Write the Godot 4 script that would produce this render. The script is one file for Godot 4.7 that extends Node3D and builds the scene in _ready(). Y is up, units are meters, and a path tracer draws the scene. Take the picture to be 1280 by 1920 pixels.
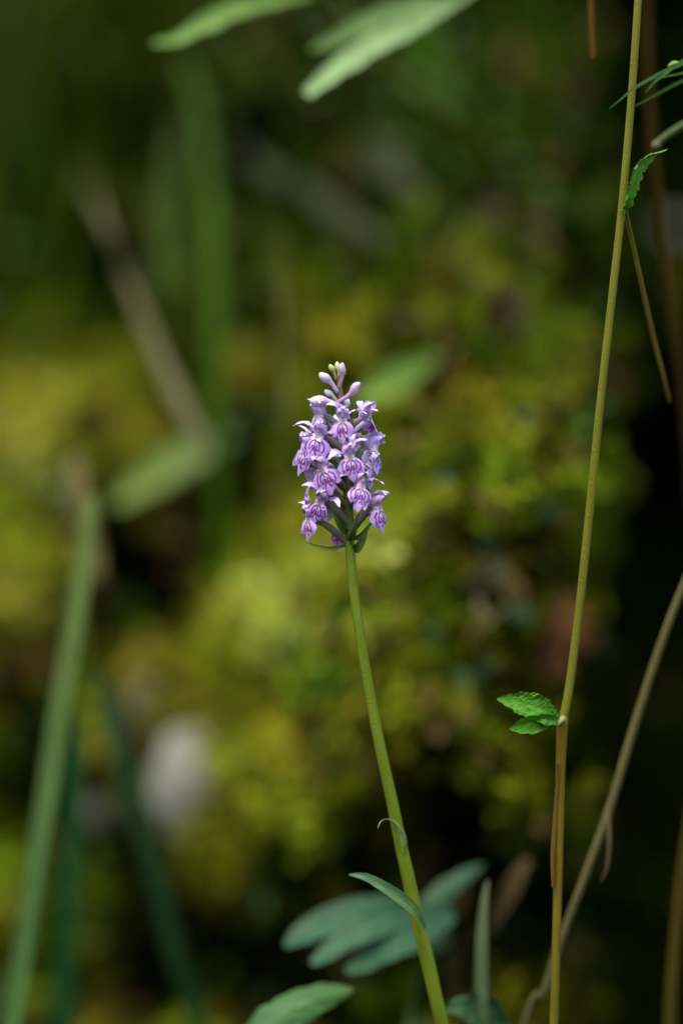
extends Node3D
# A spotted orchid in the shade of a mossy woodland bank. Orchid plane z = 0, camera 0.8 m in front of it.

const CAM := Vector3(0.0, 0.30, 0.80)
const K := 0.32 / 1920.0
var rng := RandomNumberGenerator.new()
var used := {}
var n_lump := FastNoiseLite.new()
var n_fine := FastNoiseLite.new()
var n_tone := FastNoiseLite.new()
var n_tone2 := FastNoiseLite.new()

# ---------------------------------------------------------------- mesh helpers
var V := PackedVector3Array()
var N := PackedVector3Array()
var U := PackedVector2Array()
var C := PackedColorArray()
var I := PackedInt32Array()

func begin():
	V = PackedVector3Array(); N = PackedVector3Array(); U = PackedVector2Array(); C = PackedColorArray(); I = PackedInt32Array()

func add_grid(nu: int, nv: int, pts: PackedVector3Array, uvs: PackedVector2Array, cols: PackedColorArray, wrap := false):
	# nv rows of nu points each; front faces clockwise
	var b := V.size()
	var nn := PackedVector3Array()
	nn.resize(pts.size())
	var last := nu if wrap else nu - 1
	for j in nv - 1:
		for i in last:
			var i2 := (i + 1) % nu
			var p := j * nu + i
			var q := j * nu + i2
			var r := (j + 1) * nu + i
			var s := (j + 1) * nu + i2
			for t in [[p, q, r], [q, s, r]]:
				var a: Vector3 = pts[t[0]]
				var n: Vector3 = (pts[t[2]] - a).cross(pts[t[1]] - a)
				nn[t[0]] += n; nn[t[1]] += n; nn[t[2]] += n
				I.append(b + t[0]); I.append(b + t[1]); I.append(b + t[2])
	for i in nn.size():
		nn[i] = nn[i].normalized() if nn[i].length_squared() > 1e-24 else Vector3.UP
	V.append_array(pts); N.append_array(nn); U.append_array(uvs); C.append_array(cols)

func finish() -> ArrayMesh:
	var a := []
	a.resize(Mesh.ARRAY_MAX)
	a[Mesh.ARRAY_VERTEX] = V; a[Mesh.ARRAY_NORMAL] = N; a[Mesh.ARRAY_TEX_UV] = U; a[Mesh.ARRAY_COLOR] = C; a[Mesh.ARRAY_INDEX] = I
	var m := ArrayMesh.new()
	m.add_surface_from_arrays(Mesh.PRIMITIVE_TRIANGLES, a)
	return m

func spline(p: Array, n: int) -> PackedVector3Array:
	# n points along a Catmull-Rom curve through p
	var o := PackedVector3Array()
	for i in n:
		var t := float(i) / (n - 1) * (p.size() - 1)
		var k := mini(int(t), p.size() - 2)
		var a: Vector3 = p[maxi(k - 1, 0)]
		var d: Vector3 = p[mini(k + 2, p.size() - 1)]
		o.append((p[k] as Vector3).cubic_interpolate(p[k + 1], a, d, t - k))
	return o

func along(a: Array, t: float) -> float:
	# piecewise smooth value of evenly spaced keys
	var x := clampf(t, 0, 1) * (a.size() - 1)
	var k := mini(int(x), a.size() - 2)
	return lerpf(a[k], a[k + 1], x - k)

func add_tube(path: PackedVector3Array, radii: Array, sides: int, ca: Color, cb: Color, ribs := 0.0):
	var pts := PackedVector3Array(); var uv := PackedVector2Array(); var col := PackedColorArray()
	var n := path.size()
	var up := Vector3(0.13, 0.2, 0.97).normalized()
	for j in n + 2:
		var jj := clampi(j - 1, 0, n - 1)
		var t := float(jj) / (n - 1)
		var tan := (path[mini(jj + 1, n - 1)] - path[maxi(jj - 1, 0)]).normalized()
		var sx := up.cross(tan)
		if sx.length() < 0.05: sx = Vector3.RIGHT.cross(tan)
		sx = sx.normalized()
		up = tan.cross(sx).normalized()
		var r := along(radii, t)
		if j == 0 or j == n + 1: r = 0.00001
		for i in sides:
			var a := TAU * i / sides
			var rr := r * (1.0 + (ribs if i % 2 == 0 else -ribs))
			pts.append(path[jj] + (sx * cos(a) + up * sin(a)) * rr)
			uv.append(Vector2(float(i) / sides, t))
			var w := 0.5 + 0.5 * n_tone2.get_noise_2d(t * 14.0, i * 40.0)
			col.append(ca.lerp(cb, t) * (0.86 + 0.28 * w))
	add_grid(sides, n + 2, pts, uv, col, true)

func add_blade(path: PackedVector3Array, widths: Array, side: Vector3, cup: float, nu: int, ca: Color, cb: Color, ruffle := 0.0, teeth := 0, vein := 0.25, twist := 0.0, edge := Color(0, 0, 0, 0)):
	# a leaf, petal or grass blade: half widths along a centre line, folded up at both sides by cup radians
	var pts := PackedVector3Array(); var uv := PackedVector2Array(); var col := PackedColorArray()
	var n := path.size()
	var seed := path[0].x * 900.0 + path[0].y * 700.0
	for j in n:
		var t := float(j) / (n - 1)
		var tan := (path[mini(j + 1, n - 1)] - path[maxi(j - 1, 0)]).normalized()
		var s := (side - tan * side.dot(tan)).normalized()
		if twist != 0.0: s = s.rotated(tan, twist * t)
		var nor := s.cross(tan)
		var w := along(widths, t)
		for i in nu:
			var u := float(i) / (nu - 1) * 2 - 1
			var ww := w
			if teeth > 0 and absf(u) > 0.7:
				ww *= 1.0 + 0.22 * (fposmod(t * teeth, 1.0) - 0.5)
			var f := cup * absf(u)
			var p := path[j] + s * (u * ww * cos(f)) + nor * (absf(u) * ww * sin(f))
			if ruffle > 0.0:
				p += nor * ruffle * w * absf(u) * n_tone2.get_noise_2d(t * 130.0 + seed, u * 40.0)
			pts.append(p)
			uv.append(Vector2((u + 1) / 2, t))
			var c := ca.lerp(cb, t)
			if edge.a > 0.0: c = c.lerp(edge, edge.a * pow(absf(u), 2.0))
			var shade := 1.0 + 0.13 * n_tone2.get_noise_2d(t * 90.0 + seed, u * 60.0 + seed) + 0.30 * n_tone2.get_noise_2d(t * 4.5 + seed, u * 1.6 + seed) + 0.07 * cos(u * 11.0)
			if absf(u) < 0.01: shade *= 1.0 + vein
			if teeth > 0:
				var vv := fposmod(t * teeth - absf(u) * 1.3, 1.0)
				shade *= 1.0 + 0.22 * smoothstep(0.22, 0.0, minf(vv, 1.0 - vv)) - 0.08
			c = c * shade
			c.a = 1.0
			col.append(c)
	add_grid(nu, n, pts, uv, col)

func add_fan(outline: PackedVector2Array, rings: int, place: Callable, tint: Callable, uvs: Callable):
	# a star-shaped outline about (0, 0), laid in rings; place bends a flat point into space
	var pts := PackedVector3Array(); var uv := PackedVector2Array(); var col := PackedColorArray()
	for j in rings + 1:
		var r := float(j) / rings
		for p in outline:
			var q: Vector2 = p * maxf(r, 0.001)
			pts.append(place.call(q, r)); uv.append(uvs.call(q)); col.append(tint.call(q, r))
	add_grid(outline.size(), rings + 1, pts, uv, col)

# ---------------------------------------------------------------- scene tree helpers
func numbered(called: String) -> String:
	var k: int = used.get(called, 0)
	used[called] = k + 1
	return called if k == 0 else "%s_%03d" % [called, k]

func part(called: String, mesh: Mesh, mat: Material, parent: Node) -> MeshInstance3D:
	var o := MeshInstance3D.new()
	o.mesh = mesh
	o.material_override = mat
	if parent == self:
		o.name = numbered(called)
	else:
		var k := 0
		var nm := called
		while parent.has_node(nm):
			k += 1
			nm = "%s_%03d" % [called, k]
		o.name = nm
	parent.add_child(o, true)
	return o

func tag(o: Node, label: String, category: String, group := "", kind := ""):
	if label: o.set_meta("label", label)
	if category: o.set_meta("category", category)
	if group: o.set_meta("group", group)
	if kind: o.set_meta("kind", kind)

func thing(called: String, label: String, category: String, group := "") -> Node3D:
	var o := Node3D.new()
	o.name = numbered(called)
	add_child(o)
	tag(o, label, category, group)
	return o

func at(px: float, py: float, z: float) -> Vector3:
	var k := K * (CAM.z - z) / CAM.z
	return Vector3((px - 640.0) * k, CAM.y - (py - 960.0) * k, z)

func trail(a: Array) -> Array:
	# rows of px, py, z to points
	var o := []
	for r in a: o.append(at(r[0], r[1], r[2]))
	return o

func on_bank(px: float, py: float, lift := 0.0) -> Vector3:
	var z := -0.25
	for k in 24:
		var p := at(px, py, z)
		z = lerpf(z, bank(p.x, p.y) + lift, 0.6)
	return at(px, py, z)

# ---------------------------------------------------------------- the bank's shape
const YS := [-0.05, 0.06, 0.14, 0.22, 0.30, 0.38, 0.47, 0.60, 0.80, 1.1, 1.5]
const ZS := [-0.10, -0.14, -0.17, -0.195, -0.22, -0.28, -0.38, -0.54, -0.78, -1.2, -1.9]
# px, py, radius px, bulge m, tone (0 soil/brown .. 1 yellow-green), greenness
const PATCHES := [
	[550, 1150, 105, 0.034, 1.55, 0.55], [455, 1225, 80, 0.024, 0.9, 0.25], [700, 1030, 90, 0.022, 1.15, 0.4], [890, 900, 120, 0.018, 0.8, 0.3],
	[810, 810, 90, 0.020, 0.75, 0.5], [70, 830, 130, 0.020, 0.95, 0.25], [190, 780, 100, 0.012, 0.75, 0.0], [520, 1440, 100, 0.024, 1.15, 0.2],
	[30, 1130, 90, 0.020, 0.75, 0.0], [1010, 660, 100, 0.012, 0.5, 0.6], [900, 560, 110, 0.012, 0.45, 0.4], [1000, 460, 120, 0.010, 0.45, 0.35],
	[800, 1370, 90, 0.016, 0.7, 0.05], [1010, 1480, 60, 0.014, 0.6, 0.15], [430, 1640, 100, 0.010, 0.55, 0.1], [90, 620, 110, 0.016, 0.55, 0.3],
	[740, 1190, 90, 0.018, 0.8, 0.25], [930, 1180, 80, 0.014, 0.6, 0.3], [650, 1290, 80, 0.016, 0.75, 0.5], [730, 560, 110, 0.010, 0.4, 0.5],
	[820, 270, 140, 0.010, 0.35, 0.5], [640, 1500, 80, 0.012, 0.55, 0.1], [60, 380, 120, 0.010, 0.25, 0.9], [80, 120, 130, 0.010, 0.25, 0.9],
	[560, 980, 60, 0.014, 0.7, 0.3], [1090, 1130, 50, 0.004, 0.3, 0.2], [290, 1330, 80, 0.014, 0.6, 0.0], [1180, 800, 70, 0.01, 0.35, 0.6],
	[480, 900, 80, -0.045, 0.0, 0.6], [250, 1030, 95, -0.050, 0.05, 0.3], [340, 1130, 70, -0.045, 0.0, 0.3], [150, 500, 110, -0.060, 0.0, 0.5],
	[480, 290, 90, -0.060, 0.0, 0.8], [1180, 600, 80, -0.05, 0.0, 0.5], [870, 1560, 110, -0.045, 0.05, 0.1], [560, 1850, 140, -0.05, 0.0, 0.3],
	[70, 1520, 100, -0.05, 0.0, 0.3], [250, 280, 90, -0.05, 0.0, 0.5], [500, 620, 80, -0.04, 0.05, 0.5], [1060, 530, 60, -0.04, 0.0, 0.3],
	[800, 1460, 60, -0.03, 0.05, 0.0], [330, 1720, 110, -0.04, 0.05, 0.3], [960, 1320, 60, -0.03, 0.0, 0.3], [720, 1690, 90, -0.02, 0.2, 0.1],
	[520, 1060, 45, -0.03, 0.1, 0.3], [250, 600, 70, -0.04, 0.05, 0.3], [640, 400, 80, -0.035, 0.1, 0.5], [1180, 180, 130, 0.0, 0.32, 0.9],
	[960, 1800, 120, -0.045, 0.0, 0.3], [830, 1900, 100, -0.03, 0.0, 0.3], [430, 1890, 130, -0.04, 0.0, 0.4], [230, 1860, 90, -0.03, 0.1, 0.5], [690, 1620, 70, -0.02, 0.15, 0.2]]
var PW := []   # the patches in the world: x, y, radius, bulge, tone, green

func plain_bank(x: float, y: float) -> float:
	var z := 0.0
	if y <= YS[0]: z = ZS[0]
	elif y >= YS[-1]: z = ZS[-1]
	else:
		for k in YS.size() - 1:
			if y < YS[k + 1]:
				z = lerpf(ZS[k], ZS[k + 1], (y - YS[k]) / (YS[k + 1] - YS[k]))
				break
	z -= 0.12 * smoothstep(0.02, -0.12, x)
	z += 0.045 * exp(-pow((x - 0.06) / 0.05, 2) - pow((y - 0.31) / 0.10, 2))
	z -= 0.10 * exp(-pow((x + 0.10) / 0.09, 2) - pow((y - 0.47) / 0.10, 2))
	# the hollow under the bank, low on this side
	z -= 0.40 * smoothstep(0.076, 0.135, x - 0.30 * maxf(0.0, y - 0.24) + 0.02 * n_tone.get_noise_2d(x, y)) * smoothstep(0.39, 0.31, y) * smoothstep(0.42, 0.32, x)
	z -= 0.22 * smoothstep(0.10, 0.16, x) * smoothstep(0.42, 0.32, x) * smoothstep(0.62, 0.46, y) * smoothstep(0.26, 0.36, y)
	z -= 0.05 * smoothstep(0.08, -0.02, x)
	return z

func bank(x: float, y: float) -> float:
	var z := plain_bank(x, y)
	for p in PW:
		var d2: float = ((x - p[0]) * (x - p[0]) + (y - p[1]) * (y - p[1])) / (p[2] * p[2])
		if d2 < 4.0: z += (1.4 if p[3] > 0.0 else 2.6) * p[3] * exp(-d2 * 1.2)
	var c := n_lump.get_noise_2d(x, y)          # cellular, -1 at cell centres
	z += 0.030 * (0.2 - (c + 1.0) * (c + 1.0))
	var c2 := n_lump.get_noise_2d(x * 2.6 + 5.0, y * 2.6)
	z += 0.006 * (0.2 - (c2 + 1.0) * (c2 + 1.0))
	z += 0.007 * n_fine.get_noise_2d(x, y)
	return z

func moss_tone(x: float, y: float) -> Vector2:
	# (how mossy, how green) of the cover at this place
	var tone := 0.30 + 0.7 * n_tone.get_noise_2d(x, y)
	var green := 0.50 + 0.9 * n_tone.get_noise_2d(x + 7.0, y - 3.0)
	var w := 0.55
	tone *= w; green *= w
	for p in PW:
		var d2: float = ((x - p[0]) * (x - p[0]) + (y - p[1]) * (y - p[1])) / (p[2] * p[2])
		if d2 < 4.0:
			var e := exp(-d2 * 1.3) * 1.6
			tone += e * p[4]; green += e * (p[5] + 0.12); w += e
	tone /= w; green /= w
	tone += 0.30 * n_tone2.get_noise_2d(x * 42.0, y * 42.0) + 0.18 * n_tone2.get_noise_2d(x * 110.0 + 40.0, y * 110.0)
	green += 0.55 * n_tone2.get_noise_2d(x * 36.0 - 70.0, y * 36.0 + 15.0)
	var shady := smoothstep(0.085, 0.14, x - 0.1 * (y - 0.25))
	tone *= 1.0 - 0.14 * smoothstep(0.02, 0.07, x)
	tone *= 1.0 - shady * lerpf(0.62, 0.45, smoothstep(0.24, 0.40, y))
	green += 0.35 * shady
	var upper := smoothstep(0.37, 0.47, y - 0.25 * minf(x, 0.0))   # the upper bank is poorer in moss and greener
	tone *= 1.0 - 0.52 * upper
	green += 0.55 * upper
	return Vector2(clampf(tone, 0, 1.4), clampf(green, 0, 1))

const SOIL := Color(0.007, 0.008, 0.003)
func moss_colour(m: Vector2) -> Color:
	var c := Color(0.075, 0.055, 0.003).lerp(Color(0.37, 0.345, 0.022), smoothstep(0.25, 1.0, m.x))
	var g := Color(0.020, 0.058, 0.002).lerp(Color(0.27, 0.40, 0.018), smoothstep(0.25, 1.0, m.x))
	return c.lerp(g, m.y).lerp(Color(0.50, 0.52, 0.13), smoothstep(0.85, 1.4, m.x) * 0.85)   # the driest cushions are pale

# ---------------------------------------------------------------- materials
func mat(rough := 0.6, back := Color(0, 0, 0), two := true, spec := 0.5) -> StandardMaterial3D:
	var m := StandardMaterial3D.new()
	m.vertex_color_use_as_albedo = true
	m.albedo_color = Color.WHITE
	m.roughness = rough
	m.metallic_specular = spec
	if two: m.cull_mode = BaseMaterial3D.CULL_DISABLED
	if back.r + back.g + back.b > 0.0:
		m.backlight_enabled = true
		m.backlight = back
	return m

func fine_relief(m: StandardMaterial3D, freq: float, strength: float, sx: float, sy: float):
	var nz := FastNoiseLite.new()
	nz.seed = 11; nz.frequency = freq
	var t := NoiseTexture2D.new()
	t.width = 128; t.height = 128; t.seamless = true; t.as_normal_map = true; t.bump_strength = strength
	t.noise = nz
	m.normal_enabled = true
	m.normal_texture = t
	m.normal_scale = 0.6
	m.uv1_scale = Vector3(sx, sy, 1)

var m_petal: StandardMaterial3D
var m_stem: StandardMaterial3D
var m_leaf: StandardMaterial3D
var m_grass: StandardMaterial3D
var m_dry: StandardMaterial3D
var m_stone: StandardMaterial3D

# ---------------------------------------------------------------- the orchid's flowers
func lip_image(kind: int) -> ImageTexture:
	var s := 192
	var im := Image.create(s, s, true, Image.FORMAT_RGB8)
	var r := RandomNumberGenerator.new()
	r.seed = 40 + kind
	# strokes in lip coordinates: x across -1..1, y from throat 0 down to 1.2
	var lines := []
	for side in [-1.0, 1.0]:
		var j := func(a: float) -> float: return a + r.randf_range(-0.03, 0.03)
		var inner := [Vector2(j.call(0.05), 0.10), Vector2(j.call(0.20), 0.18), Vector2(j.call(0.28), 0.34), Vector2(j.call(0.24), 0.48), Vector2(j.call(0.14), 0.46), Vector2(j.call(0.12), 0.30)]
		var outer := [Vector2(j.call(0.30), 0.12), Vector2(j.call(0.46), 0.24), Vector2(j.call(0.52), 0.44), Vector2(j.call(0.44), 0.52)]
		var low := [Vector2(j.call(0.05), 0.34), Vector2(j.call(0.09), 0.52), Vector2(j.call(0.15), 0.64)]
		for l in ([inner, outer, low] if kind != 1 else [inner, low]):
			var q := []
			for p in l: q.append(Vector2(p.x * side * 1.18, p.y * 1.2))
			lines.append(q)
	lines.append([Vector2(0, 0.2), Vector2(r.randf_range(-.03, .03), 0.42), Vector2(0.0, 0.58)])
	for k in 6:
		var p := Vector2(r.randf_range(-0.65, 0.65), r.randf_range(0.5, 0.8))
		lines.append([p, p + Vector2(r.randf_range(-.03, .03), 0.03)])
	var nz := FastNoiseLite.new()
	nz.seed = kind; nz.frequency = 0.05
	var pale := Color(0.95, 0.88, 0.95); var lilac := Color(0.82, 0.69, 0.96); var dark := Color(0.42, 0.08, 0.52)
	for y in s:
		for x in s:
			var p := Vector2((x + 0.5) / s * 2.4 - 1.2, (y + 0.5) / s * 1.4 - 0.1)
			var d := 9.0
			for l in lines:
				for k in l.size() - 1:
					var a: Vector2 = l[k]
					if absf(a.x - p.x) > 0.35: continue
					d = minf(d, p.distance_to(Geometry2D.get_closest_point_to_segment(p, a, l[k + 1])))
			var g := clampf(Vector2(p.x * 1.1, p.y - 0.15).length() * 1.15, 0, 1)
			var c := pale.lerp(lilac, smoothstep(0.1, 0.85, g))
			c = c.lerp(Color(0.70, 0.50, 0.88), 0.35 * (0.5 + nz.get_noise_2d(x, y)))
			var th := 0.036 + 0.022 * nz.get_noise_2d(x * 2.0 + 90.0, y * 2.0)
			c = c.lerp(dark, smoothstep(th + 0.02, th - 0.015, d) * 0.95)
			im.set_pixel(x, y, c)
	im.generate_mipmaps()
	return ImageTexture.create_from_image(im)

var lips := []        # mesh, material
var hoods := []
var petals := []
var sepals := []      # [variant][side]
var spurs := []
var columns := []
const MM := 0.001
const WHITE := Color(0.85, 0.79, 0.97)
const LILAC := Color(0.59, 0.42, 0.84)
const DEEP := Color(0.45, 0.23, 0.64)

func make_lip(v: int) -> ArrayMesh:
	begin()
	var out := PackedVector2Array()
	var n := 61
	var r := RandomNumberGenerator.new()
	r.seed = 5 + v
	var wide := 1.0 + 0.12 * (v - 1)
	for i in n:
		var a := lerpf(-2.05, 2.05, float(i) / (n - 1))
		var aa := absf(a)
		var R := 0.0
		R = maxf(R, 1.12 * pow(maxf(0.0, cos(aa * 3.0)), 0.42) if aa < 0.52 else 0.0)          # middle lobe
		R = maxf(R, 1.0 * pow(maxf(0.0, cos((aa - 0.82) * 2.1)), 0.5) if absf(aa - 0.82) < 0.74 else 0.0)   # side lobes
		R = maxf(R, 0.34)
		R *= 1.0 + 0.035 * sin(a * 17.0 + v) + r.randf_range(-0.025, 0.025)
		out.append(Vector2(sin(a) * R * wide, cos(a) * R))
	var fold := 0.30 + 0.12 * v
	var place := func(q: Vector2, rr: float) -> Vector3:
		var x: float = q.x * 4.5
		var y: float = q.y * 6.4
		var z := 0.5 + y * 0.42 - y * y * 0.050 - x * x * (0.05 + 0.03 * v) + 0.5 * fold * sin(q.x * 9.0 + v * 1.3) * rr * rr
		z += 0.35 * rr * rr * sin(atan2(q.x, q.y) * 7.0 + v)
		return Vector3(x, -0.3 - y * 0.95, z) * MM
	var tint := func(_q: Vector2, _r: float) -> Color: return Color.WHITE
	var uvs := func(q: Vector2) -> Vector2: return Vector2((q.x + 1.2) / 2.4, (q.y + 0.1) / 1.4)
	add_fan(out, 9, place, tint, uvs)
	return finish()

func make_flower_meshes():
	for v in 3:
		var m := mat(0.5, Color(0.35, 0.35, 0.35))
		m.albedo_texture = lip_image(v)
		lips.append([make_lip(v), m])
		# dorsal sepal arching over the mouth, with a pale frilled tip
		begin()
		var e := 0.4 * (v - 1)
		var p := spline([Vector3(0, -0.2, -1.6) * MM, Vector3(0, 2.2, -1.5) * MM, Vector3(0, 3.6, -0.2 + e) * MM, Vector3(0, 3.5, 2.3 + e) * MM], 9)
		add_blade(p, [0.7 * MM, 1.4 * MM, 1.5 * MM, 1.3 * MM, 0.7 * MM], Vector3.RIGHT, -0.7, 9, LILAC, Color(0.93, 0.88, 0.99), 0.9)
		hoods.append(finish())
		# the two petals that close the hood at its sides
		var both := []
		for s in [-1.0, 1.0]:
			begin()
			p = spline([Vector3(s * 0.8, -0.1, -1.0) * MM, Vector3(s * 1.7, 1.5, -0.3) * MM, Vector3(s * 1.5, 2.7, 1.0) * MM, Vector3(s * 0.5, 3.3, 2.2 + e) * MM], 8)
			add_blade(p, [0.5 * MM, 1.1 * MM, 1.2 * MM, 0.9 * MM, 0.2 * MM], Vector3(-s * 0.35, -0.2, 0.9), 0.35 * s, 5, LILAC.lerp(WHITE, 0.35), DEEP.lerp(LILAC, 0.7), 0.3)
			both.append(finish())
		petals.append(both)
		both = []
		for s in [-1.0, 1.0]:
			begin()
			p = spline([Vector3(s * 0.9, 0.4, -1.2) * MM, Vector3(s * 2.3, 2.5 + e, -1.2) * MM, Vector3(s * 4.0, 3.5 + e, -0.4) * MM, Vector3(s * 6.2, 3.0 + 1.6 * e, 0.9 + e) * MM], 10)
			add_blade(p, [0.45 * MM, 0.8 * MM, [0.95, 1.25, 1.05][v] * MM, 0.85 * MM, 0.1 * MM], Vector3(0.0, -0.12 + 0.3 * (v - 1), 0.9), 0.30 * s, 5, LILAC.lerp(WHITE, 0.2), WHITE.lerp(LILAC, 0.4), 0.4, 0, 0.0, 0.4 * s)
			both.append(finish())
		sepals.append(both)
		begin()
		p = spline([Vector3(0, -0.6, 0.6) * MM, Vector3(0, -1.0, -1.4) * MM, Vector3(0, -1.9, -3.6) * MM, Vector3(0, -3.2, -5.6) * MM], 8)
		add_tube(p, [1.3 * MM, 1.1 * MM, 0.8 * MM, 0.6 * MM, 0.4 * MM], 9, WHITE, LILAC)
		spurs.append(finish())
		begin()
		p = spline([Vector3(0, -0.7, -0.6) * MM, Vector3(0, 0.4, -0.1) * MM, Vector3(0, 1.5, 0.5) * MM, Vector3(0, 2.4, 0.9) * MM], 9)
		add_tube(p, [1.5 * MM, 1.25 * MM, 0.95 * MM, 0.9 * MM, 0.3 * MM], 9, Color(0.80, 0.66, 0.64), Color(0.42, 0.20, 0.52))
		add_tube(spline([Vector3(-0.5, 0.75, 0.75) * MM, Vector3(0.0, 0.95 + 0.2 * e, 1.05) * MM, Vector3(0.5, 0.7, 0.75) * MM], 5), [0.10 * MM, 0.24 * MM, 0.10 * MM], 5, Color(0.20, 0.05, 0.10), Color(0.26, 0.07, 0.16))
		columns.append(finish())

func tinted(m: StandardMaterial3D, c: Color) -> StandardMaterial3D:
	var o: StandardMaterial3D = m.duplicate()
	o.albedo_color = (c * 0.90).linear_to_srgb()
	return o

func flower(plant: Node3D, pos: Vector3, root: Vector3, yaw: float, pitch: float, roll: float, s: float, v: int):
	var f := Node3D.new()
	var k := 0
	while plant.has_node("flower" if k == 0 else "flower_%03d" % k): k += 1
	f.name = "flower" if k == 0 else "flower_%03d" % k
	plant.add_child(f)
	f.position = pos
	f.basis = Basis.from_euler(Vector3(deg_to_rad(pitch), deg_to_rad(yaw), deg_to_rad(roll))).scaled(Vector3.ONE * s)
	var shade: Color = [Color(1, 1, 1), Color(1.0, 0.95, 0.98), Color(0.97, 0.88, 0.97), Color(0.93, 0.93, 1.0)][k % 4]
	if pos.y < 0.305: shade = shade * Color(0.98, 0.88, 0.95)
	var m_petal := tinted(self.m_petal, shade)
	part("dorsal_sepal", hoods[v], m_petal, f)
	for i in 2:
		part("petal", petals[v][i], m_petal, f)
		var ls := part("lateral_sepal", sepals[(v + k + i) % 3][i], m_petal, f)
		ls.rotation = Vector3(rng.randf_range(-0.3, 0.3), rng.randf_range(-0.25, 0.25), rng.randf_range(-0.35, 0.3) * (1.0 if i == 1 else -1.0))
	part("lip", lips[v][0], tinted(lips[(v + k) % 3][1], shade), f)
	part("spur", spurs[v], m_petal, f)
	part("column", columns[v], m_petal, f)
	begin()
	var inv := f.transform.affine_inverse()
	var a := inv * root
	var b := Vector3(0, 0.2, -1.2) * MM
	add_tube(spline([a, a.lerp(b, 0.4) + Vector3(0, 0.5, -0.6) * MM, a.lerp(b, 0.75) + Vector3(0, 0.5, -0.5) * MM, b], 9), [0.6 * MM, 1.1 * MM, 1.2 * MM, 0.8 * MM, 0.7 * MM], 8, Color(0.13, 0.14, 0.03), Color(0.36, 0.25, 0.33), 0.12)
	part("ovary", finish(), m_stem, f)

func spike_axis(py: float) -> Vector3:
	# the axis of the flower spike at a height of the photograph
	var t := (py - 690.0) / (1030.0 - 690.0)
	return at(lerpf(633.0, 656.0, t) + 4.0 * sin(t * 3.0), py, 0.0)

func bud(plant: Node3D, px: float, py: float, bx: float, by: float, z: float, w: float, ca: Color, cb: Color, lw := 0.45):
	# a closed bud: an egg-shaped head on its ovary
	begin()
	var tip := at(px, py, z)
	var foot := at(bx, by, z * 0.3)
	var d := tip - foot
	var side := d.cross(Vector3.BACK).normalized() * d.length() * 0.06
	add_tube(spline([foot, foot + d * 0.35 + side, foot + d * 0.6 + side, foot + d * 0.8, tip], 14), [0.35 * w * MM, lw * w * MM, lw * w * MM, 0.55 * w * MM, 0.85 * w * MM, 1.0 * w * MM, 0.95 * w * MM, 0.7 * w * MM, 0.15 * w * MM], 12, ca, cb, 0.07)
	part("bud", finish(), m_petal, plant)

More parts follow.
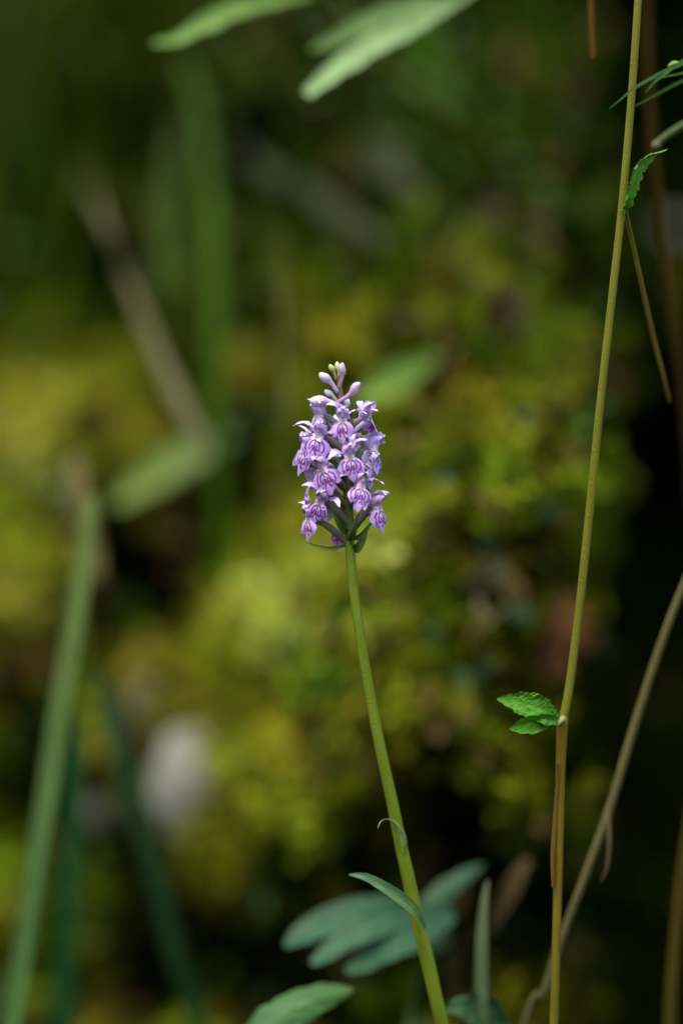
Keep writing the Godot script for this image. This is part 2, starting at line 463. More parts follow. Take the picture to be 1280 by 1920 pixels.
# ================================================================ the scene
func _ready():
	rng.seed = 20240
	# camera
	var cam := Camera3D.new()
	cam.name = "camera"
	add_child(cam)
	var lens := CameraAttributesPhysical.new()
	lens.frustum_focal_length = 60.0
	lens.frustum_near = 0.05
	lens.frustum_far = 600.0
	lens.frustum_focus_distance = 0.796
	lens.exposure_aperture = 1.3
	cam.attributes = lens
	cam.position = CAM
	cam.current = true
	# sky, exposure
	var env := Environment.new()
	env.background_mode = Environment.BG_SKY
	env.tonemap_mode = Environment.TONE_MAPPER_LINEAR
	env.tonemap_exposure = 3.3
	env.sdfgi_enabled = true; env.ssao_enabled = true; env.ssil_enabled = true
	var sm := ProceduralSkyMaterial.new()
	sm.sky_top_color = Color(0.86, 0.92, 1.0)
	sm.sky_horizon_color = Color(0.36, 0.40, 0.36)
	sm.sky_curve = 0.35
	sm.ground_bottom_color = Color(0.05, 0.06, 0.03)
	sm.ground_horizon_color = Color(0.16, 0.18, 0.12)
	sm.sky_energy_multiplier = 0.95
	var sky := Sky.new()
	sky.sky_material = sm
	env.sky = sky
	var we := WorldEnvironment.new()
	we.environment = env
	add_child(we)
	# a veiled sun high over the shoulder
	var sun := DirectionalLight3D.new()
	sun.name = "sun"
	sun.light_energy = 0.38
	sun.light_color = Color(1.0, 0.96, 0.88)
	sun.light_angular_distance = 32.0
	sun.shadow_enabled = true
	sun.rotation_degrees = Vector3(-62, -38, 0)
	add_child(sun)

	n_lump.noise_type = FastNoiseLite.TYPE_CELLULAR; n_lump.seed = 4; n_lump.frequency = 17.0
	n_lump.cellular_return_type = FastNoiseLite.RETURN_DISTANCE; n_lump.fractal_type = FastNoiseLite.FRACTAL_NONE
	n_fine.noise_type = FastNoiseLite.TYPE_SIMPLEX; n_fine.seed = 8; n_fine.frequency = 70.0
	n_tone.noise_type = FastNoiseLite.TYPE_SIMPLEX; n_tone.seed = 21; n_tone.frequency = 14.0; n_tone.fractal_octaves = 3
	n_tone2.noise_type = FastNoiseLite.TYPE_SIMPLEX; n_tone2.seed = 33; n_tone2.frequency = 0.9; n_tone2.fractal_octaves = 2
	for p in PATCHES:
		var z := -0.24
		for k in 12:
			var q := at(p[0], p[1], z)
			z = lerpf(z, plain_bank(q.x, q.y), 0.6)
		var w := at(p[0], p[1], z)
		PW.append([w.x, w.y, p[2] * K * (CAM.z - z) / CAM.z, p[3], p[4], p[5]])

	m_petal = mat(0.5, Color(0.35, 0.35, 0.35))
	m_stem = mat(0.45, Color(0, 0, 0), true, 0.25)
	fine_relief(m_stem, 0.06, 5.0, 2, 30)
	m_leaf = mat(0.42, Color(0.4, 0.4, 0.4), true, 0.28)
	fine_relief(m_leaf, 0.04, 4.0, 2, 4)
	m_grass = mat(0.65, Color(0.5, 0.5, 0.5), true, 0.08)
	fine_relief(m_grass, 0.04, 4.0, 6, 2)
	m_dry = mat(0.75, Color(0.15, 0.15, 0.15), true, 0.1)
	fine_relief(m_dry, 0.05, 5.0, 4, 20)
	m_stone = mat(0.8)
	fine_relief(m_stone, 0.05, 6.0, 4, 4)

	for m in [m_petal, m_stem, m_leaf, m_grass, m_dry, m_stone]: m.albedo_color = Color(0.82, 0.82, 0.82).linear_to_srgb()
	build_ground()
	build_moss()
	build_cover()
	build_orchid()
	build_right_side()
	build_leaves()
	build_grass()
	build_litter()

# ---------------------------------------------------------------- ground and moss
func build_ground():
	var xs := []
	var x := 0.0
	var step := 0.005
	while x < 260.0:
		xs.append(x)
		if x > 0.34: step *= 1.22
		x += step
	var full := []
	for i in range(xs.size() - 1, 0, -1): full.append(-xs[i])
	full.append_array(xs)
	# rows: floor in front, the bank, the wooded plateau above
	var rows := []   # [kind, value]
	for z in [260.0, 120.0, 50.0, 20.0, 8.0, 4.0, 2.5, 1.6, 1.0, 0.7, 0.5, 0.35, 0.25, 0.18, 0.12, 0.07, 0.03, 0.0, -0.03, -0.06]: rows.append([0, z])
	var y := -0.01
	while y < 1.5:
		rows.append([1, y])
		y += 0.0045 if y < 0.72 else 0.03
	for z in [-2.1, -2.6, -3.5, -5.0, -9.0, -20.0, -60.0, -260.0]: rows.append([2, z])
	var pts := PackedVector3Array(); var uv := PackedVector2Array(); var col := PackedColorArray()
	for r in rows:
		for xx in full:
			var p := Vector3(xx, 0, 0)
			var fade := 1.0
			if r[0] == 0:
				p.y = -0.012 + 0.012 * n_fine.get_noise_2d(xx * 0.3, r[1] * 0.3); p.z = r[1]
			elif r[0] == 1:
				p.y = r[1]; p.z = bank(xx, r[1])
			else:
				p.y = 1.5 + 0.05 * (-r[1] - 1.9) + 0.1 * n_fine.get_noise_2d(xx * 0.02, r[1] * 0.02); p.z = r[1]
			pts.append(p)
			uv.append(Vector2(xx, p.y - p.z) * 3.0)
			var c := SOIL
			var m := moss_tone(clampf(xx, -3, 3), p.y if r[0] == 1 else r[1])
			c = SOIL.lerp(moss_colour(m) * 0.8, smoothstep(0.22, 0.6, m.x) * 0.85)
			c.a = 1.0
			col.append(c)
	begin()
	add_grid(full.size(), rows.size(), pts, uv, col)
	var gm := mat(0.95, Color(0, 0, 0), true, 0.03)
	fine_relief(gm, 0.05, 8.0, 3, 3)
	var g := part("ground", finish(), gm, self)
	tag(g, "dark woodland soil rising into a steep mossy bank behind the orchid", "ground", "", "structure")

var stone_at := Vector3.ZERO
func bare(x: float, y: float) -> bool:
	# no moss grows over the white stone
	return Vector2(x - stone_at.x, y - stone_at.y).length() < 0.0145

func build_moss():
	stone_at = on_bank(368, 1466)
	# one feathery shoot: a short stalk with leaflets around it
	begin()
	var r := RandomNumberGenerator.new()
	r.seed = 3
	for k in 9:
		var a := k * 2.4
		var h := 0.001 + 0.0011 * k
		var o := Vector3(cos(a), 0.35 + 0.08 * k, sin(a)).normalized() * 0.0048
		var b := Vector3(0, h, 0)
		var w := Vector3(-sin(a), 0, cos(a)) * 0.0013
		add_grid(2, 3, PackedVector3Array([b - w * 0.3, b + w * 0.3, b + o * 0.55 - w, b + o * 0.55 + w, b + o - w * 0.1 - Vector3(0, 0.0008, 0), b + o + w * 0.1 - Vector3(0, 0.0008, 0)]),
			PackedVector2Array([Vector2(0, 0), Vector2(1, 0), Vector2(0, .5), Vector2(1, .5), Vector2(0, 1), Vector2(1, 1)]), PackedColorArray([Color.WHITE, Color.WHITE, Color.WHITE, Color.WHITE, Color.WHITE, Color.WHITE]))
	var shoot := finish()
	var mm := MultiMesh.new()
	mm.transform_format = MultiMesh.TRANSFORM_3D
	mm.use_colors = true
	mm.mesh = shoot
	var tr := []
	var cs := []
	var tries := 104000
	for k in tries:
		var x := rng.randf_range(-0.62, 0.56)
		var y := rng.randf_range(-0.01, 0.80)
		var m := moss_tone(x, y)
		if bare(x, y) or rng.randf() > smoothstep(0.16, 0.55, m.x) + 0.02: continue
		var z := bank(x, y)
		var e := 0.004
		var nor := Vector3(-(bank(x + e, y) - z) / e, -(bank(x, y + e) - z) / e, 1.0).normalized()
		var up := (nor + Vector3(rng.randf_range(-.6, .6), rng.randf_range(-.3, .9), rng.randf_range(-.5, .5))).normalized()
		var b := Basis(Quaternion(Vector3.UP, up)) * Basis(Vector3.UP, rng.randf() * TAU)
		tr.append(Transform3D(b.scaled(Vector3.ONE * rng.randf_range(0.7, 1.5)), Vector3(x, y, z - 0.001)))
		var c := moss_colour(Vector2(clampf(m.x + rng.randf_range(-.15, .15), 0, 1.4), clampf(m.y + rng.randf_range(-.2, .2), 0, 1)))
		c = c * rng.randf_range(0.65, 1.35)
		if rng.randf() < 0.07: c = Color(0.20, 0.13, 0.05) * rng.randf_range(0.5, 1.3)   # dead shoots
		c.a = 1.0
		cs.append(c)
	mm.instance_count = tr.size()
	for k in tr.size():
		mm.set_instance_transform(k, tr[k])
		mm.set_instance_color(k, cs[k])
	print("moss shoots ", tr.size())
	var o := MultiMeshInstance3D.new()
	o.name = "moss"
	o.multimesh = mm
	o.material_override = mat(0.8, Color(0.5, 0.5, 0.5), true, 0.05)
	tag(o, "yellow green feathery moss growing in cushions over the bank", "moss", "", "stuff")
	add_child(o)

func scatter(called: String, label: String, mesh: Mesh, m: Material, n: int, picks: Array, lift: float, big: Vector2):
	var mm := MultiMesh.new()
	mm.transform_format = MultiMesh.TRANSFORM_3D
	mm.use_colors = true
	mm.mesh = mesh
	mm.instance_count = n
	for k in n:
		var x := rng.randf_range(-0.36, 0.13)
		var y := rng.randf_range(0.0, 0.75)
		while bank(x, y) < -0.75:
			x = rng.randf_range(-0.36, 0.10)
			y = rng.randf_range(0.0, 0.6)
		var up := Vector3(rng.randf_range(-.7, .7), rng.randf_range(0.2, 1.0), rng.randf_range(0.2, 1.0)).normalized()
		var b := Basis(Quaternion(Vector3.UP, up)) * Basis(Vector3.UP, rng.randf() * TAU)
		mm.set_instance_transform(k, Transform3D(b.scaled(Vector3.ONE * rng.randf_range(big.x, big.y)), Vector3(x, y, bank(x, y) + lift * rng.randf())))
		var c: Color = (picks[k % picks.size()] as Color) * rng.randf_range(0.6, 1.3)
		c.a = 1.0
		mm.set_instance_color(k, c)
	var o := MultiMeshInstance3D.new()
	o.name = called
	o.multimesh = mm
	o.material_override = m
	tag(o, label, "ground cover", "", "stuff")
	add_child(o)

func build_cover():
	begin()
	add_blade(spline([Vector3(0, -0.010, 0), Vector3(0, 0.0, 0.001), Vector3(0, 0.0015, 0.005), Vector3(0, 0.0, 0.010)], 9), [0.0003, 0.0003, 0.0040, 0.0045, 0.0002], Vector3.RIGHT, 0.25, 5, Color.WHITE, Color.WHITE)
	scatter("ground_cover", "tiny green herb leaves scattered through the moss of the bank", finish(), m_leaf, 700, [Color(0.05, 0.13, 0.02), Color(0.03, 0.09, 0.02), Color(0.10, 0.20, 0.03), Color(0.06, 0.12, 0.05)], 0.016, Vector2(0.5, 1.2))
	begin()
	add_tube(spline([Vector3(-0.02, 0, 0), Vector3(-0.006, 0.001, 0.002), Vector3(0.008, 0, -0.002), Vector3(0.02, 0.001, 0)], 9), [0.0003, 0.0007, 0.0006, 0.0002], 5, Color.WHITE, Color.WHITE)
	add_blade(spline([Vector3(0.004, 0, 0.0), Vector3(0.006, 0.001, 0.006), Vector3(0.004, 0.003, 0.012)], 6), [0.0003, 0.0035, 0.0003], Vector3.RIGHT, 0.5, 5, Color.WHITE, Color.WHITE, 0.6)
	scatter("leaf_litter", "scraps of dead leaves and thin twigs caught in the moss", finish(), m_dry, 420, [Color(0.16, 0.10, 0.045), Color(0.10, 0.055, 0.025), Color(0.22, 0.17, 0.09), Color(0.07, 0.04, 0.02)], 0.012, Vector2(0.5, 1.3))

# ---------------------------------------------------------------- the orchid
func build_orchid():
	var t := thing("orchid", "lilac spotted wild orchid in flower on a leaning green stem", "flower")
	make_flower_meshes()
	# stem
	begin()
	var low := trail([[655, 1015, 0.0], [661, 1090, 0.0], [673, 1180, 0.0], [691, 1290, -0.001], [712, 1400, -0.002], [735, 1505, -0.004], [750, 1580, -0.006], [768, 1660, -0.008], [785, 1740, -0.010], [805, 1820, -0.012], [824, 1905, -0.014]])
	low.append(at(848, 2010, -0.02)); low.append(Vector3(0.045, 0.06, -0.035)); low.append(Vector3(0.05, -0.02, -0.045))
	add_tube(spline(low, 60), [1.45 * MM, 1.45 * MM, 1.5 * MM, 1.65 * MM, 1.8 * MM, 2.0 * MM, 2.1 * MM, 2.0 * MM, 2.2 * MM, 2.4 * MM], 14, Color(0.165, 0.225, 0.020), Color(0.20, 0.255, 0.018), 0.09)
	part("stem", finish(), m_stem, t)
	begin()
	var hi := []
	for py in [1022, 960, 900, 840, 780, 730, 704]: hi.append(spike_axis(py))
	add_tube(spline(hi, 24), [1.45 * MM, 1.5 * MM, 1.3 * MM, 1.1 * MM, 0.9 * MM, 0.6 * MM], 10, Color(0.11, 0.15, 0.025), Color(0.22, 0.12, 0.12), 0.08)
	part("flower_axis", finish(), m_stem, t)
	# buds at the tip
	var pale := Color(0.60, 0.62, 0.22)
	bud(t, 618, 683, 630, 712, 0.001, 0.85, Color(0.40, 0.42, 0.14), pale)
	bud(t, 632, 678, 633, 716, -0.001, 0.85, Color(0.42, 0.42, 0.16), Color(0.72, 0.70, 0.40))
	bud(t, 642, 680, 635, 728, 0.002, 1.1, Color(0.36, 0.20, 0.24), Color(0.76, 0.62, 0.76))
	bud(t, 599, 699, 633, 736, 0.002, 1.4, Color(0.58, 0.44, 0.64), Color(0.76, 0.66, 0.90))
	bud(t, 675, 718, 633, 754, 0.004, 1.35, Color(0.52, 0.32, 0.60), Color(0.76, 0.58, 0.80))
	bud(t, 609, 731, 634, 756, 0.0, 0.95, Color(0.5, 0.45, 0.56), Color(0.82, 0.78, 0.93))
	bud(t, 653, 748, 641, 776, -0.003, 1.0, Color(0.46, 0.42, 0.5), Color(0.74, 0.72, 0.88))
	bud(t, 580, 750, 643, 764, 0.004, 1.75, Color(0.55, 0.38, 0.66), Color(0.82, 0.70, 0.90))
	# flowers: px, py, z, yaw, pitch, roll, size, variant
	var rows := [
		[596, 780, 0.001, -62, 4, 0, 0.95, 1], [642, 787, 0.0075, 0, -2, 3, 1.0, 0], [690, 783, 0.001, 112, -14, 18, 1.0, 2],
		[596, 818, 0.006, -28, 2, -8, 1.02, 2], [573, 842, 0.003, -46, 4, -12, 1.05, 1], [655, 856, 0.009, 6, 0, 2, 1.04, 1],
		[604, 880, 0.008, -16, 6, 16, 1.10, 2], [702, 842, -0.001, 74, 4, -6, 1.08, 1], [694, 872, 0.002, 64, 6, -10, 0.95, 0],
		[676, 911, 0.008, 14, 2, -16, 1.10, 0], [582, 906, 0.001, -82, 0, 8, 1.0, 0], [600, 940, 0.006, -30, 14, -14, 1.02, 0],
		[580, 972, 0.003, -58, 12, -10, 0.95, 1], [708, 952, 0.003, 60, 6, 12, 1.12, 2], [640, 992, -0.008, 190, 10, 0, 0.85, 0],
		[628, 806, -0.008, 196, 0, 0, 0.95, 1], [668, 838, -0.009, 160, 0, 0, 0.95, 2], [618, 866, -0.008, 210, 4, 0, 1.0, 0], [672, 900, -0.009, 150, 4, 0, 1.0, 1], [622, 930, -0.008, 205, 4, 0, 1.0, 2]]
	for r in rows:
		var pos := at(r[0], r[1], r[2])
		var root := spike_axis(r[1] + 34.0 + 0.10 * (r[1] - 780.0))
		flower(t, pos, root, r[3] + rng.randf_range(-10, 10), r[4] + rng.randf_range(-8, 8), r[5] + rng.randf_range(-9, 9), r[6] * rng.randf_range(1.03, 1.15), r[7])
	# bracts: foot px, tip px, depth of the tip, half width mm
	var br := [[652, 1000, 618, 948, 0.007, 1.3], [650, 1022, 566, 1013, 0.004, 0.8], [660, 1010, 704, 966, 0.006, 0.9], [662, 1030, 690, 986, 0.002, 1.6], [654, 1012, 672, 962, 0.009, 1.1],
		[652, 985, 700, 940, -0.004, 1.2], [648, 950, 604, 905, -0.003, 1.1], [650, 930, 690, 880, 0.003, 1.0], [646, 900, 622, 850, 0.006, 1.1], [645, 880, 680, 830, 0.002, 1.0], [642, 850, 610, 800, -0.002, 0.9], [641, 820, 664, 778, 0.003, 0.9], [638, 780, 622, 742, 0.001, 0.7]]
	for b in br:
		begin()
		var a := at(b[0], b[1], 0.0)
		var c := at(b[2], b[3], b[4])
		var sag := Vector3(0, -0.0018, 0.001)
		add_blade(spline([a, a.lerp(c, 0.35) + sag, a.lerp(c, 0.7) + sag * 0.8, c], 9), [0.6 * b[5] * MM, b[5] * MM, 0.9 * b[5] * MM, 0.5 * b[5] * MM, 0.05 * MM], (c - a).cross(Vector3(0.2, 0.4, 1.0)).normalized(), 0.5, 5, Color(0.07, 0.11, 0.022), Color(0.11, 0.17, 0.035))
		part("bract", finish(), m_leaf, t)
	# sheath with its curled tip at the node
	begin()
	var sh := spline(trail([[756, 1600, -0.0045], [753, 1582, -0.0040], [748, 1562, -0.0035], [737, 1543, -0.002], [724, 1537, 0.0], [713, 1542, 0.002], [708, 1553, 0.003]]), 20)
	add_blade(sh, [1.2 * MM, 2.3 * MM, 2.4 * MM, 1.3 * MM, 0.6 * MM, 0.4 * MM, 0.3 * MM, 0.1 * MM], Vector3(1, 0.2, 0.2), -0.9, 7, Color(0.14, 0.21, 0.025), Color(0.30, 0.36, 0.22))
	part("sheath", finish(), m_leaf, t)
	# pointed stem leaf
	begin()
	add_blade(spline(trail([[793, 1745, -0.006], [777, 1712, -0.001], [745, 1683, 0.004], [712, 1661, 0.009], [682, 1645, 0.013], [653, 1640, 0.016]]), 20), [1.5 * MM, 2.3 * MM, 2.5 * MM, 2.2 * MM, 1.5 * MM, 0.1 * MM], Vector3(0.35, 0.55, -0.75), 0.35, 7, Color(0.12, 0.22, 0.06), Color(0.11, 0.21, 0.11), 0.1)
	part("stem_leaf", finish(), m_leaf, t)

# ---------------------------------------------------------------- stems on the right
func stalk(called: String, label: String, category: String, pts: Array, radii: Array, ca: Color, cb: Color, m: Material, group := "") -> MeshInstance3D:
	begin()
	add_tube(spline(pts, 10 + pts.size() * 5), radii, 9, ca, cb, 0.06)
	var o := part(called, finish(), m, self)
	tag(o, label, category, group)
	return o

func build_right_side():
	var t := thing("tall_herb_stem", "tall straight olive yellow herb stem with one small clasping leaf and a toothed leaf", "plant stem")
	begin()
	var olive := Color(0.185, 0.18, 0.018)
	var top := trail([[1206, -220, 0.006], [1195, 0, 0.006], [1182, 190, 0.005], [1165, 385, 0.004], [1146, 560, 0.003], [1126, 740, 0.002], [1106, 940, 0.0], [1085, 1140, -0.002], [1066, 1290, -0.003], [1054, 1350, -0.003]])
	add_tube(spline(top, 50), [1.15 * MM, 1.15 * MM, 1.2 * MM, 1.25 * MM, 1.3 * MM, 1.4 * MM], 10, Color(0.20, 0.205, 0.025), olive, 0.08)
	part("stem", finish(), m_stem, t)
	begin()
	var lo := trail([[1054, 1345, -0.003], [1050, 1430, -0.0035], [1048, 1520, -0.004], [1045, 1650, -0.005], [1041, 1800, -0.006], [1037, 1930, -0.008], [1033, 2060, -0.01]])
	lo.append(Vector3(0.066, -0.02, -0.02))
	add_tube(spline(lo, 34), [1.75 * MM, 1.4 * MM, 1.35 * MM, 1.3 * MM, 1.35 * MM, 1.45 * MM], 10, Color(0.22, 0.13, 0.014), Color(0.17, 0.16, 0.02), 0.1)
	part("lower_stem", finish(), m_stem, t)
	begin()
	add_tube(spline(trail([[1036, 1664, -0.003], [1036, 1600, -0.003], [1041, 1520, -0.003], [1046, 1440, -0.002], [1044, 1432, -0.001]]), 16), [0.5 * MM, 0.8 * MM, 0.7 * MM, 0.6 * MM, 0.3 * MM], 7, Color(0.16, 0.08, 0.012), Color(0.17, 0.12, 0.03))
	part("sheath", finish(), m_dry, t)
	# upper clasping leaf, folded and pointing up and out
	begin()
	add_blade(spline(trail([[1164, 392, 0.0055], [1172, 384, 0.008], [1183, 350, 0.009], [1195, 315, 0.009], [1218, 292, 0.008], [1251, 279, 0.006]]), 50), [0.9 * MM, 2.0 * MM, 2.3 * MM, 2.4 * MM, 1.9 * MM, 0.15 * MM], Vector3(0.8, 0.3, -0.5), 0.55, 13, Color(0.07, 0.26, 0.012), Color(0.11, 0.27, 0.04), 0.3, 7)
	part("upper_leaf", finish(), m_leaf, t)
	# lower toothed leaf of two lobes
	begin()
	add_blade(spline(trail([[1050, 1349, -0.002], [1040, 1345, 0.001], [1018, 1335, 0.005], [985, 1322, 0.006], [955, 1314, 0.005], [931, 1310, 0.003]]), 56), [0.4 * MM, 3.0 * MM, 5.0 * MM, 4.3 * MM, 2.2 * MM, 0.1 * MM], Vector3(-0.2, 1.0, -0.35), 0.25, 17, Color(0.062, 0.225, 0.008), Color(0.07, 0.235, 0.014), 0.25, 7)
	add_blade(spline(trail([[1048, 1349, 0.000], [1025, 1352, 0.005], [998, 1357, 0.008], [975, 1362, 0.008], [954, 1367, 0.007]]), 20), [0.4 * MM, 2.6 * MM, 3.1 * MM, 2.3 * MM, 0.1 * MM], Vector3(0.1, 1.0, 0.1), 0.3, 7, Color(0.062, 0.225, 0.008), Color(0.07, 0.235, 0.014), 0.25, 5)
	part("lower_leaf", finish(), m_leaf, t)
	begin()
	add_tube(spline(trail([[1056, 1346, -0.003], [1050, 1352, 0.0], [1045, 1358, 0.001]]), 6), [1.2 * MM, 1.0 * MM, 0.5 * MM], 8, Color(0.34, 0.32, 0.16), Color(0.30, 0.30, 0.14))
	part("leaf_joint", finish(), m_stem, t)
	# thin side shoot running down from the upper joint
	begin()
	add_tube(spline(trail([[1170, 388, 0.002], [1184, 450, -0.004], [1206, 550, -0.010], [1226, 640, -0.016], [1243, 705, -0.02], [1255, 755, -0.025]]), 26), [0.7 * MM, 0.75 * MM, 0.75 * MM, 0.7 * MM, 0.5 * MM], 7, Color(0.16, 0.13, 0.02), Color(0.17, 0.12, 0.025))
	part("side_shoot", finish(), m_stem, t)

	# dry stalk leaning across the dark hollow
	var d := thing("dry_grass_stalk", "thick tan dry grass stalk leaning across the dark hollow behind the herb stem", "grass stalk")
	begin()
	var pts := trail([[1320, 1010, -0.030], [1281, 1095, -0.032], [1235, 1215, -0.034], [1185, 1370, -0.036], [1140, 1520, -0.038], [1100, 1630, -0.040], [1066, 1720, -0.042], [1040, 1790, -0.044], [1018, 1860, -0.047], [978, 1930, -0.052]])
	pts.append(Vector3(0.035, 0.02, -0.075)); pts.append(Vector3(0.03, -0.02, -0.08))
	add_tube(spline(pts, 50), [1.1 * MM, 1.15 * MM, 1.2 * MM, 1.25 * MM, 1.05 * MM, 1.2 * MM, 0.7 * MM, 0.8 * MM], 9, Color(0.165, 0.14, 0.055), Color(0.15, 0.13, 0.06), 0.1)
	part("stalk", finish(), m_dry, d)
	begin()
	add_blade(spline(trail([[1138, 1520, -0.036], [1141, 1570, -0.034], [1137, 1625, -0.033], [1124, 1655, -0.033]]), 12), [0.6 * MM, 0.6 * MM, 0.5 * MM, 0.1 * MM], Vector3(1, 0, 0.4), 0.4, 5, Color(0.12, 0.10, 0.05), Color(0.07, 0.06, 0.035))
	part("withered_sheath", finish(), m_dry, d)

	stalk("brown_stalk", "faint brown dry stalk behind the top of the tall herb stem", "grass stalk", trail([[1212, -120, -0.11], [1212, 60, -0.105], [1222, 260, -0.10], [1240, 420, -0.10], [1262, 600, -0.10], [1290, 820, -0.11], [1330, 1300, -0.13]]) + [Vector3(0.16, -0.02, -0.15)], [1.5 * MM, 1.5 * MM, 1.8 * MM, 2.0 * MM], Color(0.035, 0.022, 0.006), Color(0.06, 0.036, 0.010), m_dry, "dry stalks by the hollow")
	stalk("brown_stalk", "short olive brown stalk in the lower right corner before the black hollow", "grass stalk", trail([[1300, 1480, -0.06], [1279, 1620, -0.062], [1265, 1760, -0.064], [1255, 1900, -0.066], [1250, 2050, -0.07]]) + [Vector3(0.10, -0.02, -0.08)], [1.6 * MM, 1.9 * MM, 2.1 * MM, 2.1 * MM], Color(0.075, 0.055, 0.012), Color(0.085, 0.065, 0.012), m_dry, "dry stalks by the hollow")
	stalk("hanging_stalk", "thin brown stalk end hanging down at the top edge", "grass stalk", trail([[1102, -260, -0.03], [1106, -60, -0.03], [1108, 40, -0.03], [1112, 112, -0.03]]), [0.9 * MM, 1.0 * MM, 0.95 * MM, 0.8 * MM], Color(0.10, 0.06, 0.012), Color(0.12, 0.07, 0.015), m_dry)

	# fine grass leaning in from the upper right
	var g := thing("fine_grass", "fine green grass sprig arching in from the right in front of the herb stem", "grass")
	begin()
	add_blade(spline(trail([[1420, 110, 0.014], [1320, 104, 0.014], [1268, 122, 0.014], [1230, 140, 0.014], [1190, 163, 0.015], [1164, 184, 0.015], [1141, 204, 0.016]]), 26), [0.8 * MM, 0.85 * MM, 0.8 * MM, 0.6 * MM, 0.1 * MM], Vector3(0.3, 0.8, 0.5), 0.4, 5, Color(0.144, 0.336, 0.084), Color(0.216, 0.408, 0.168))
	part("blade", finish(), m_grass, g)
	begin()
	add_blade(spline(trail([[1300, 96, 0.016], [1268, 120, 0.017], [1245, 139, 0.018], [1226, 153, 0.018], [1209, 174, 0.019]]), 14), [0.3 * MM, 0.55 * MM, 0.5 * MM, 0.4 * MM, 0.05 * MM], Vector3(0.3, 0.8, 0.5), 0.4, 5, Color(0.168, 0.408, 0.072), Color(0.264, 0.552, 0.144))
	part("blade", finish(), m_grass, g)
	begin()
	add_blade(spline(trail([[1400, 90, 0.004], [1300, 130, 0.004], [1250, 142, 0.004], [1225, 148, 0.005]]), 14), [0.5 * MM, 0.6 * MM, 0.5 * MM, 0.1 * MM], Vector3(0.3, 0.8, 0.5), 0.4, 5, Color(0.096, 0.240, 0.048), Color(0.120, 0.288, 0.048))
	part("blade", finish(), m_grass, g)
	begin()
	add_tube(spline(trail([[1252, 124, 0.018], [1262, 119, 0.018], [1271, 117, 0.018]]), 7), [0.3 * MM, 0.75 * MM, 0.3 * MM], 7, Color(0.336, 0.480, 0.072), Color(0.384, 0.528, 0.096))
	part("seed", finish(), m_grass, g)
	begin()
	add_blade(spline(trail([[1460, 60, -0.014], [1340, 130, -0.014], [1280, 150, -0.014], [1230, 176, -0.014], [1180, 204, -0.014]]), 18), [0.8 * MM, 0.8 * MM, 0.7 * MM, 0.6 * MM, 0.1 * MM], Vector3(0.3, 0.8, 0.5), 0.4, 5, Color(0.120, 0.240, 0.048), Color(0.120, 0.264, 0.060))
	var ga := part("grass_blade", finish(), m_grass, self)
	tag(ga, "dim thin green grass blade slanting just below the fine sprig", "grass blade")
	var s := thing("bud_stalk", "blurred green stalk with a pale bud at its end by the upper right edge", "plant stalk")
	begin()
	add_tube(spline(trail([[1440, 150, -0.03], [1340, 200, -0.03], [1282, 234, -0.03], [1250, 254, -0.03], [1232, 268, -0.03]]), 14), [1.3 * MM, 1.3 * MM, 1.2 * MM, 1.1 * MM], 8, Color(0.06, 0.10, 0.02), Color(0.09, 0.13, 0.04))
	part("stalk", finish(), m_stem, s)
	begin()
	add_tube(spline(trail([[1236, 265, -0.03], [1229, 272, -0.03], [1222, 273, -0.03]]), 7), [0.8 * MM, 1.6 * MM, 0.8 * MM], 8, Color(0.18, 0.18, 0.10), Color(0.22, 0.20, 0.12))
	part("bud", finish(), m_stem, s)

# ---------------------------------------------------------------- broad leaves
func leaf_part(called: String, parent: Node, rows: Array, widths: Array, side: Vector3, cup: float, ca: Color, cb: Color, teeth := 0, ruffle := 0.25, m: Material = null) -> MeshInstance3D:
	begin()
	var w := []
	for x in widths: w.append(x * MM)
	var p := []
	for r in rows: p.append(r if r is Vector3 else at(r[0], r[1], r[2]))
	add_blade(spline(p, 24), w, side, cup, 9, ca, cb, ruffle, teeth)
	return part(called, finish(), m if m else m_leaf, parent)

func stalk_part(called: String, parent: Node, rows: Array, radii: Array, ca: Color, cb: Color) -> MeshInstance3D:
	begin()
	var p := []
	for r in rows: p.append(r if r is Vector3 else at(r[0], r[1], r[2]))
	var w := []
	for x in radii: w.append(x * MM)
	add_tube(spline(p, 24), w, 8, ca, cb)
	return part(called, finish(), m_stem, parent)

